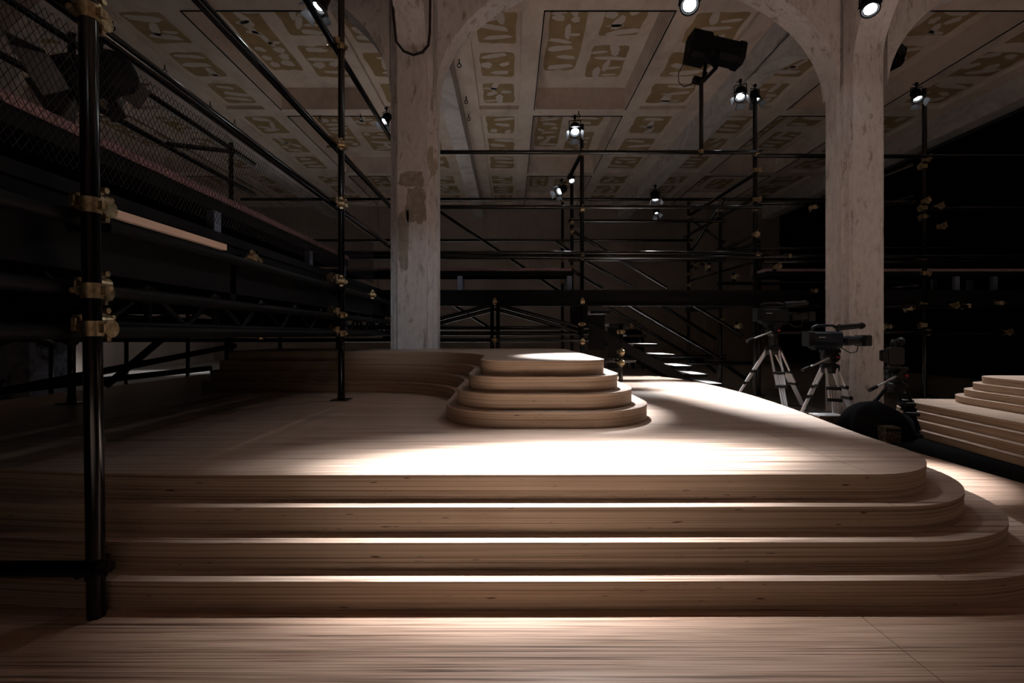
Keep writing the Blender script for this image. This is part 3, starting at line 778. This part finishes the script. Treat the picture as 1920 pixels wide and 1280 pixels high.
# the two big lanterns high up in front of the arch: the key lights
fresnel((0.18, 2.95, E + 2.6), (0.24, 1.93, T1Z), 'lit stage lantern hung high above the front edge of the lower platform', .15, power=3600, cone=14.5, blend=1.0, ell=2.9, roll=4, spill=620, spill_cone=28, spill_ell=1.9, flaps=False, snoot=.15, hang=(0.18, 2.95, ZC - .01), soft=.06)
fresnel(LP(1293, 9, 4.5), (0.45, 1.55, 0.1), 'round lit stage lantern at the top edge between the columns', .14, power=60, cone=28, blend=1.0, ell=2.4, flaps=False, snoot=.15, hang=LP(1293, -120, 4.5))
fresnel(LP(1632, 17, 4.7), (2.42, 3.0, 0), 'round lit stage lantern at the top edge in front of the right column', .13, power=5000, cone=15, blend=1.0, spill=15, spill_cone=50, flaps=False, snoot=.15, hang=LP(1640, -110, 4.7))
fresnel(LP(598, 10, 3.75), (-1.9, 3.1, E + .7), 'lit lantern with open flaps at the top of the left scaffold post', .10, power=30, cone=50)
fresnel(LP(722, 226, 5.15), (-1.9, 4.2, E + .6), 'small lit lantern with flaps just left of the left column', .075, power=5, cone=50)
fresnel(LP(1078, 246, 5.6), (0.52, 3.55, E - .14), 'lit lantern on top of the back gallery post between the columns', .10, power=4300, cone=19, blend=1.0, spill=35, spill_cone=85)
fresnel(LP(1050, 358, 6.4), (-.4, 5.4, E + 1), 'tilted small lantern below the back gallery post top, flaps edge on', .09, power=6, cone=50)
fresnel(LP(1072, 338, 6.3), (0.9, 4.9, E + .3), 'small dark-bodied lit lantern hung close beside the back gallery post', .07, power=6, cone=50, flaps=False)
fresnel(LP(1229, 372, 6.42), (1.85, 5.55, E - .3), 'bright small lantern on the rail above the metal stair', .09, power=900, cone=60)
fresnel(LP(1231, 398, 6.8), (2.3, 5.9, E - .5), 'small lantern hanging just below the bright one over the metal stair', .065, power=10, cone=50)
fresnel(LP(1388, 180, 5.65), (1.80, 4.0, T1Z), 'left lit lantern of the pair on the tall post beside the right column', .10, power=3600, cone=46, blend=1.0, ell=.36, roll=42, spill=15, spill_cone=55)
fresnel(LP(1417, 185, 5.75), (3.1, 4.70, .30), 'right lantern of the pair on the tall post, seen edge on', .085, power=800, cone=22, blend=1)
fresnel(LP(1720, 183, 5.7), (4.5, 4.2, E - .5), 'lit lantern on the tall post right of the right column', .09, power=600, cone=40, blend=1)
fresnel(LP(150, 148, 1.9), (-2.6, 1.2, E + .4), 'big unlit black lantern on the near left scaffold post', .14, lit=False)
fresnel(LP(205, 160, 2.2), (-1.2, 3.6, E + .4), 'unlit black lantern right beside the near left scaffold post', .10, lit=False)
# unseen lanterns added for fill and bounce light: behind the viewer, over the right stage, behind the galleries
fresnel((0.9, -5.0, 4.4), (0.55, -3.0, 0), 'fill lantern added behind the viewer to bounce light off the wooden floor', .19, power=3300, cone=56, blend=.6, flaps=False, hang=(0.9, -5.0, ZC - .01))  # added: its floor bounce serves as front fill
fresnel((2.1, -5.0, 4.5), (-1.05, 5.2, E + .25), 'small fill lantern added behind the viewer to brighten the left column', .13, power=420, cone=11, blend=1.0, color=(.85, .92, 1.0), hang=(2.1, -5.0, ZC - .01))  # added to lift the left column with cool light
fresnel((6.8, 3.4, 4.3), (6.0, 2.2, .3), 'bounce lantern added over the right stage, outside the view', .17, power=3200, cone=46, blend=.7, flaps=False, hang=(6.8, 3.4, ZC - .01))  # added off-view so its bounce lifts the ceiling
fresnel((-1.75, 8.9, 4.7), (-1.2, 9.3, 0), 'bounce lantern added out of sight behind the left column, over the back gallery', .17, power=2500, cone=62, blend=.6, flaps=False, hang=(-1.75, 8.9, ZC - .01))  # added out of sight; bounce from the hidden floor brightens the ceiling
fresnel((-2.55, 13.0, 4.6), (-8.6, 10.8, 0), 'lantern added out of sight behind the left column to light the floor far back', .17, power=2500, cone=22, blend=.8, spill=120, spill_cone=100, flaps=False, hang=(-2.55, 13.15, ZC + .02))  # added out of sight for the lit floor strip and the back wall
# big black profile lantern
pc = P(1340, 95, YB); q = Euler((0, math.radians(9), math.radians(6))).to_quaternion()
pl = thing('profile_lantern', pc, 'big black unlit profile lantern on a stub post above the back gallery', 'stage light', None, q)
b = MB().cbox((.08, 0, 0), (.46, .24, .26), None, .05); b.cbox((.30, 0, 0), (.06, .26, .28), None, .05); b.build('barrel', 'blackmatt', pl)
b = MB().cbox((-.21, 0, -.02), (.22, .26, .34), None, .04); b.cbox((-.31, 0, -.06), (.04, .20, .20), None, .03); b.build('lamp_house', 'blackmatt', pl)
b = MB()
for sy in (-.15, .15): b.tube((-.02, sy, 0), (-.02, sy, -.30), .022, n=8)
b.tube((-.02, -.15, -.30), (-.02, .15, -.30), .022, n=8); b.tube((-.18, -.15, -.18), (-.02, -.15, -.30), .02, n=8).build('yoke', 'blackmatt', pl)
b = MB().tube((-.10, 0, -.36), (-.06, 0, -.28), .018, n=8); b.cbox((-.16, 0, -.40), (.10, .06, .07)).build('clamp', 'blackmatt', pl)
MB().path([(-.32, -.05, -.12), (-.37, -.05, -.25), (-.42, -.05, -.40), (-.40, -.05, -.50), (-.33, -.05, -.54), (-.26, -.05, -.50), (-.20, -.03, -.42)], .006, 6).build('lead', 'rubber', pl)
MB().tube((.0, 0, .13), (.01, 0, .19), .007, n=6).build('safety_loop', 'blackmatt', pl)
# black loudspeaker behind the right column
sp = thing('loudspeaker', P(1672, 105, 6.1), 'black box loudspeaker hung behind the top of the right column', 'loudspeaker', None, Euler((0, math.radians(18), .3)).to_quaternion())
MB().cbox((0, 0, 0), (.20, .2, .27), None, .03).build('cabinet', 'blackmatt', sp)
MB().lathe([(0, .07), (.01, .07), (.012, .03)], (0, -.1, 0.03), (0, -1, 0)).build('driver', 'plastic', sp)
MB().tube((0, .05, .1), (-.26, .05, .86), .012, n=6).build('hanger', 'blackmatt', sp)

# cable looped round the left column head
yb = CD0 - .03
pts = [P(736, -30, yb - .2), P(738, 30, yb - .12), P(743, 78, yb), P(757, 96, yb), P(775, 103, yb), P(792, 98, yb), P(803, 85, yb), P(806, 60, yb - .05), P(807, -30, yb - .2)]
o = MB().path(pts, .014, 7).build('cable', 'rubber'); tag(o, 'black cable looped in a U around the head of the left column', 'cable')

# ------------------------------------------------------------------ video cameras and tripods
def tripod(base, top_z, label, spread=.42, yaw=0, metal='alu', rise=0.0):
    base = Vector(base); rt = thing('tripod', base, label, 'tripod')
    crown = base + Vector((0, 0, top_z))
    MB().lathe([(-.05, .07), (-.02, .085), (.03, .085), (.045, .06)], crown, (0, 0, 1), 14).build('crown', 'plastic', rt)
    for k in range(3):
        a = yaw + k * 2 * PI / 3; dv = Vector((math.cos(a), math.sin(a), 0)); sd = Vector((-dv.y, dv.x, 0))
        foot = base + dv * spread + Vector((0, 0, .015)); hip = crown + dv * .06
        leg = MB()
        for sg in (-1, 1): leg.tube(hip + sd * sg * .045, hip.lerp(foot, .55) + sd * sg * .04, .012, n=8)
        lg = leg.build('leg', metal, rt)
        lw = MB()
        for sg in (-1, 0, 1): lw.tube(hip.lerp(foot, .36) + sd * sg * .022, foot + sd * sg * .02, .010, n=8)
        lw.build('lower_leg', metal, lg)
        cl = MB()
        for t in (.36, .56):
            c = hip.lerp(foot, t); cl.tube(c - sd * .06, c + sd * .06, .020, n=8)
        cl.build('leg_lock', 'plastic', lg)
        MB().tube(foot - Vector((0, 0, .015)), foot + Vector((0, 0, .02)), .03, .02, n=8).build('foot', 'plastic', lg)
    sprd = MB()
    for k in range(3):
        a = yaw + k * 2 * PI / 3; dv = Vector((math.cos(a), math.sin(a), 0))
        sprd.tube(base + Vector((0, 0, .10)), base + dv * spread * .9 + Vector((0, 0, .05)), .012, n=6)
    sprd.build('spreader', 'plastic', rt)
    if rise:
        MB().tube(crown, crown + Vector((0, 0, rise + .06)), .045, n=12).build('centre_column', 'plastic', rt); crown = crown + Vector((0, 0, rise))
    h = MB().lathe([(0, .05), (.04, .06), (.10, .055), (.12, .04)], crown + Vector((0, 0, .045)), (0, 0, 1), 12)
    h.tube(crown + Vector((-.0, -.08, .11)), crown + Vector((0, .08, .11)), .05, n=12)
    h.cbox(crown + Vector((0, 0, .165)), (.16, .09, .03)); hd = h.build('fluid_head', 'plastic', rt)
    MB().tube(crown + Vector((.02, -.10, .11)), crown + Vector((.02, -.08, .11)), .010, n=8).build('drag_knob', 'red', hd)
    pa = crown + Vector((-.05, -.06, .10)); pe = crown + Vector((-.30, -.16, .02))
    ph = MB().tube(pa, pe, .009, n=6); pho = ph.build('pan_handle', 'alu', rt)
    MB().tube(pe, pe + (pe - pa).normalized() * .10, .017, n=8).build('grip', 'plastic', pho)
    return rt, crown.z + .18
def vcam(loc, yaw, label, shell='bluegrey', pitch=0.0):
    q = Euler((0, -pitch, yaw)).to_quaternion()
    rt = thing('video_camera', loc, label, 'video camera', None, q)      # lens looks along local +X
    MB().cbox((-.02, 0, .10), (.30, .11, .16), None, .02).build('body', shell, rt)
    MB().cbox((-.20, 0, .11), (.06, .10, .15), None, .012).build('battery', 'plastic', rt)
    MB().cbox((-.02, 0, .008), (.26, .08, .016)).build('mounting_plate', 'plastic', rt)
    h = MB().path([(-.16, 0, .18), (-.15, 0, .225), (-.10, 0, .24), (.06, 0, .24), (.11, 0, .215), (.12, 0, .18)], .014, 8); h.build('carry_handle', 'plastic', rt)
    lens = MB().lathe([(0, .042), (.06, .05), (.10, .052), (.14, .046), (.20, .048), (.24, .055)], (.13, 0, .09), (1, 0, 0), 18).build('zoom_lens', 'plastic', rt)
    b = MB().cbox((.395, 0, .09), (.07, .14, .11), None, .012); b.build('matte_hood', 'plastic', lens)
    MB().lathe([(0, .045), (.004, .044), (.012, .02)], (.425, 0, .09), (1, 0, 0), 16).build('front_glass', 'glass', lens)
    MB().cbox((.22, -.06, .08), (.12, .04, .07), None, .012).build('zoom_grip', 'plastic', lens)
    v = MB().tube((.08, -.06, .22), (.27, -.08, .235), .032, .026, n=12); v.lathe([(0, .026), (.03, .035), (.06, .02)], (.27, -.08, .235), (1, -.1, 0.05), 12)
    vf = v.build('viewfinder', 'plastic', rt)
    MB().tube((.02, -.02, .24), (.12, -.06, .22), .010, n=6).build('bracket', 'plastic', vf)
    MB().path([(.12, -.04, .02), (.2, -.06, -.03), (.28, -.05, -.02), (.30, -.05, .05)], .005, 5).build('lens_lead', 'rubber', rt)
    MB().box((-.13, -.0565, .12), (-.06, -.0555, .128)).build('badge', 'alu', rt)
    return rt
q = P(1556, 790, 4.75); t2, z2 = tripod((q.x, q.y, 0), .545, 'bright aluminium tripod in front of the right column', .28, yaw=-.9 - PI / 3)
vcam((q.x - .03, q.y, z2), .12, 'blue-grey video camera with long lens in front of the right column')
q = P(1449, 772, 5.42); t1, z1 = tripod((q.x, q.y, 0), .70, 'grey aluminium tripod further back, left of the right column', .46, yaw=-PI / 2 - .22, rise=.11)
vcam((q.x + .02, q.y, z1), .05, 'black video camera on the tripod further back, left of the right column', 'plastic')
q = P(1680, 800, 4.35); t3, z3 = tripod((q.x, q.y, 0), .40, 'dark tripod half hidden under black cloth right of the right column', .30, yaw=.4, metal='blackmatt')
vcam((q.x - .02, q.y, z3), 1.0, 'black video camera in the shadow at the right column foot', 'blackmatt')
# black cloth bundle over the third tripod
mb = MB(); cz = P(1650, 795, 4.1); n1, n2 = 28, 14
vs = []; fs = []
for j in range(n2 + 1):
    t = j / n2
    for i in range(n1):
        a = 2 * PI * i / n1
        rr = (1 - t ** 3.2) ** .5 * (1 + .10 * math.sin(5 * a + 2 * t) + .07 * math.sin(9 * a)) if t < 1 else .02
        vs.append((cz.x - .02 + .31 * rr * math.cos(a), cz.y + .17 * rr * math.sin(a), 0.002 + .31 * t * (1 - .25 * max(0, math.cos(a)))))
for j in range(n2):
    for i in range(n1): fs.append((j * n1 + i, j * n1 + (i + 1) % n1, (j + 1) * n1 + (i + 1) % n1, (j + 1) * n1 + i))
o = mb.add(vs, fs, True).build('cloth_bundle', 'cloth'); tag(o, 'bulky black cloth bundle on the floor around the dark third tripod', 'cloth')
q = P(1676, 815, 3.85)
cs = thing('equipment_case', (q.x, q.y, 0), 'small worn case with a pale front beside the black cloth bundle', 'case')
MB().box((q.x - .06, q.y, 0), (q.x + .06, q.y + .12, .13)).build('body', 'chipped', cs)
MB().box((q.x - .065, q.y - .004, .10), (q.x + .065, q.y, .115)).build('latch_bar', 'blackmatt', cs)
for k, (px, lab) in enumerate(((1548, 'left of the two small steel boxes at the front tripod foot'), (1572, 'right of the two small steel boxes at the front tripod foot'))):
    q = P(px, 800, 4.38); bx = thing('steel_box', (q.x, q.y, 0), lab, 'box')
    MB().box((q.x - .055, q.y, 0), (q.x + .055, q.y + .15, .125)).build('body', 'chipped', bx)
    MB().box((q.x - .06, q.y - .005, .126), (q.x + .06, q.y + .155, .136)).build('lid', 'alu', bx)

# ------------------------------------------------------------------ seated person far behind the stair
pp = P(1187, 640, 12.6)
ch = thing('chair', (pp.x, pp.y, 0), 'dark chair behind the metal stair near the end wall', 'chair')
MB().box((pp.x - .22, pp.y - .2, .42), (pp.x + .22, pp.y + .2, .45)).build('seat', 'blackmatt', ch)
MB().box((pp.x - .22, pp.y + .2, .45), (pp.x + .22, pp.y + .23, .80)).build('backrest', 'blackmatt', ch)
for sx in (-.2, .2):
    for sy in (-.18, .2): MB().tube((pp.x + sx, pp.y + sy, 0), (pp.x + sx, pp.y + sy, .43), .012, n=6).build('leg', 'blackmatt', ch)
def person(loc, label):
    rt = thing('person', loc, label, 'person')
    J = [((0, 0, .55), .15), ((0, .02, .75), .14), ((0, .02, .93), .15), ((0, 0, 1.03), .06),
         ((.17, 0, .96), .07), ((.24, -.05, .72), .048), ((.15, -.28, .64), .036), ((-.17, 0, .96), .07), ((-.24, -.05, .72), .048), ((-.15, -.28, .64), .036),
         ((.10, -.05, .54), .095), ((.12, -.42, .52), .07), ((.12, -.44, .10), .045), ((.12, -.56, .04), .035), ((-.10, -.05, .54), .095), ((-.12, -.42, .52), .07), ((-.12, -.44, .10), .045), ((-.12, -.56, .04), .035)]
    ed = [(0, 1), (1, 2), (2, 3), (2, 4), (4, 5), (5, 6), (2, 7), (7, 8), (8, 9), (0, 10), (10, 11), (11, 12), (12, 13), (0, 14), (14, 15), (15, 16), (16, 17)]
    me = bpy.data.meshes.new('body'); me.from_pydata([j[0] for j in J], ed, []); o = bpy.data.objects.new('body', me); C.objects.link(o); o.parent = rt
    sk = o.modifiers.new('skin', 'SKIN'); o.modifiers.new('sub', 'SUBSURF').levels = 1
    for i, v_ in enumerate(me.skin_vertices[0].data): v_.radius = (J[i][1],) * 2
    me.skin_vertices[0].data[0].use_root = True
    me.materials.append(M['cloth'])
    L0 = Vector(loc)
    h = MB().lathe([(-.02, .045), (.03, .06), (.08, .082), (.14, .088), (.19, .075), (.22, .04)], L0 + Vector((0, 0, 1.05)), (0, -.08, 1), 14)
    h.tube(L0 + Vector((0, -.075, 1.14)), L0 + Vector((0, -.105, 1.125)), .014, .010, n=6)
    for sx in (-1, 1): h.cbox(L0 + Vector((sx * .085, 0, 1.15)), (.015, .03, .05))
    h.build('head', 'skin', rt, origin=L0)
    MB().lathe([(.0, .08), (.04, .095), (.09, .09), (.115, .05)], L0 + Vector((0, .012, 1.16)), (0, .05, 1), 14).build('hair', 'cloth', rt, origin=L0)
    for sx in (-1, 1):
        hd = MB(); hb_ = L0 + Vector((sx * .15, -.30, .625)); hd.cbox(hb_, (.07, .08, .03))
        for fi in range(4): hd.path([hb_ + Vector((-.027 + fi * .018, -.04, 0)), hb_ + Vector((-.027 + fi * .018, -.08, -.004)), hb_ + Vector((-.027 + fi * .018, -.10 - .008 * (fi in (1, 2)), -.02))], .008, 5)
        hd.path([hb_ + Vector((-sx * .035, .01, 0)), hb_ + Vector((-sx * .06, -.03, -.01))], .009, 5)
        hd.build('hand', 'skin', rt, origin=L0)
    return rt
person((pp.x, pp.y, 0), 'seated person in dark clothes behind the metal stair near the end wall')

for o in bpy.data.objects:
    if '_o' in o: del o['_o']
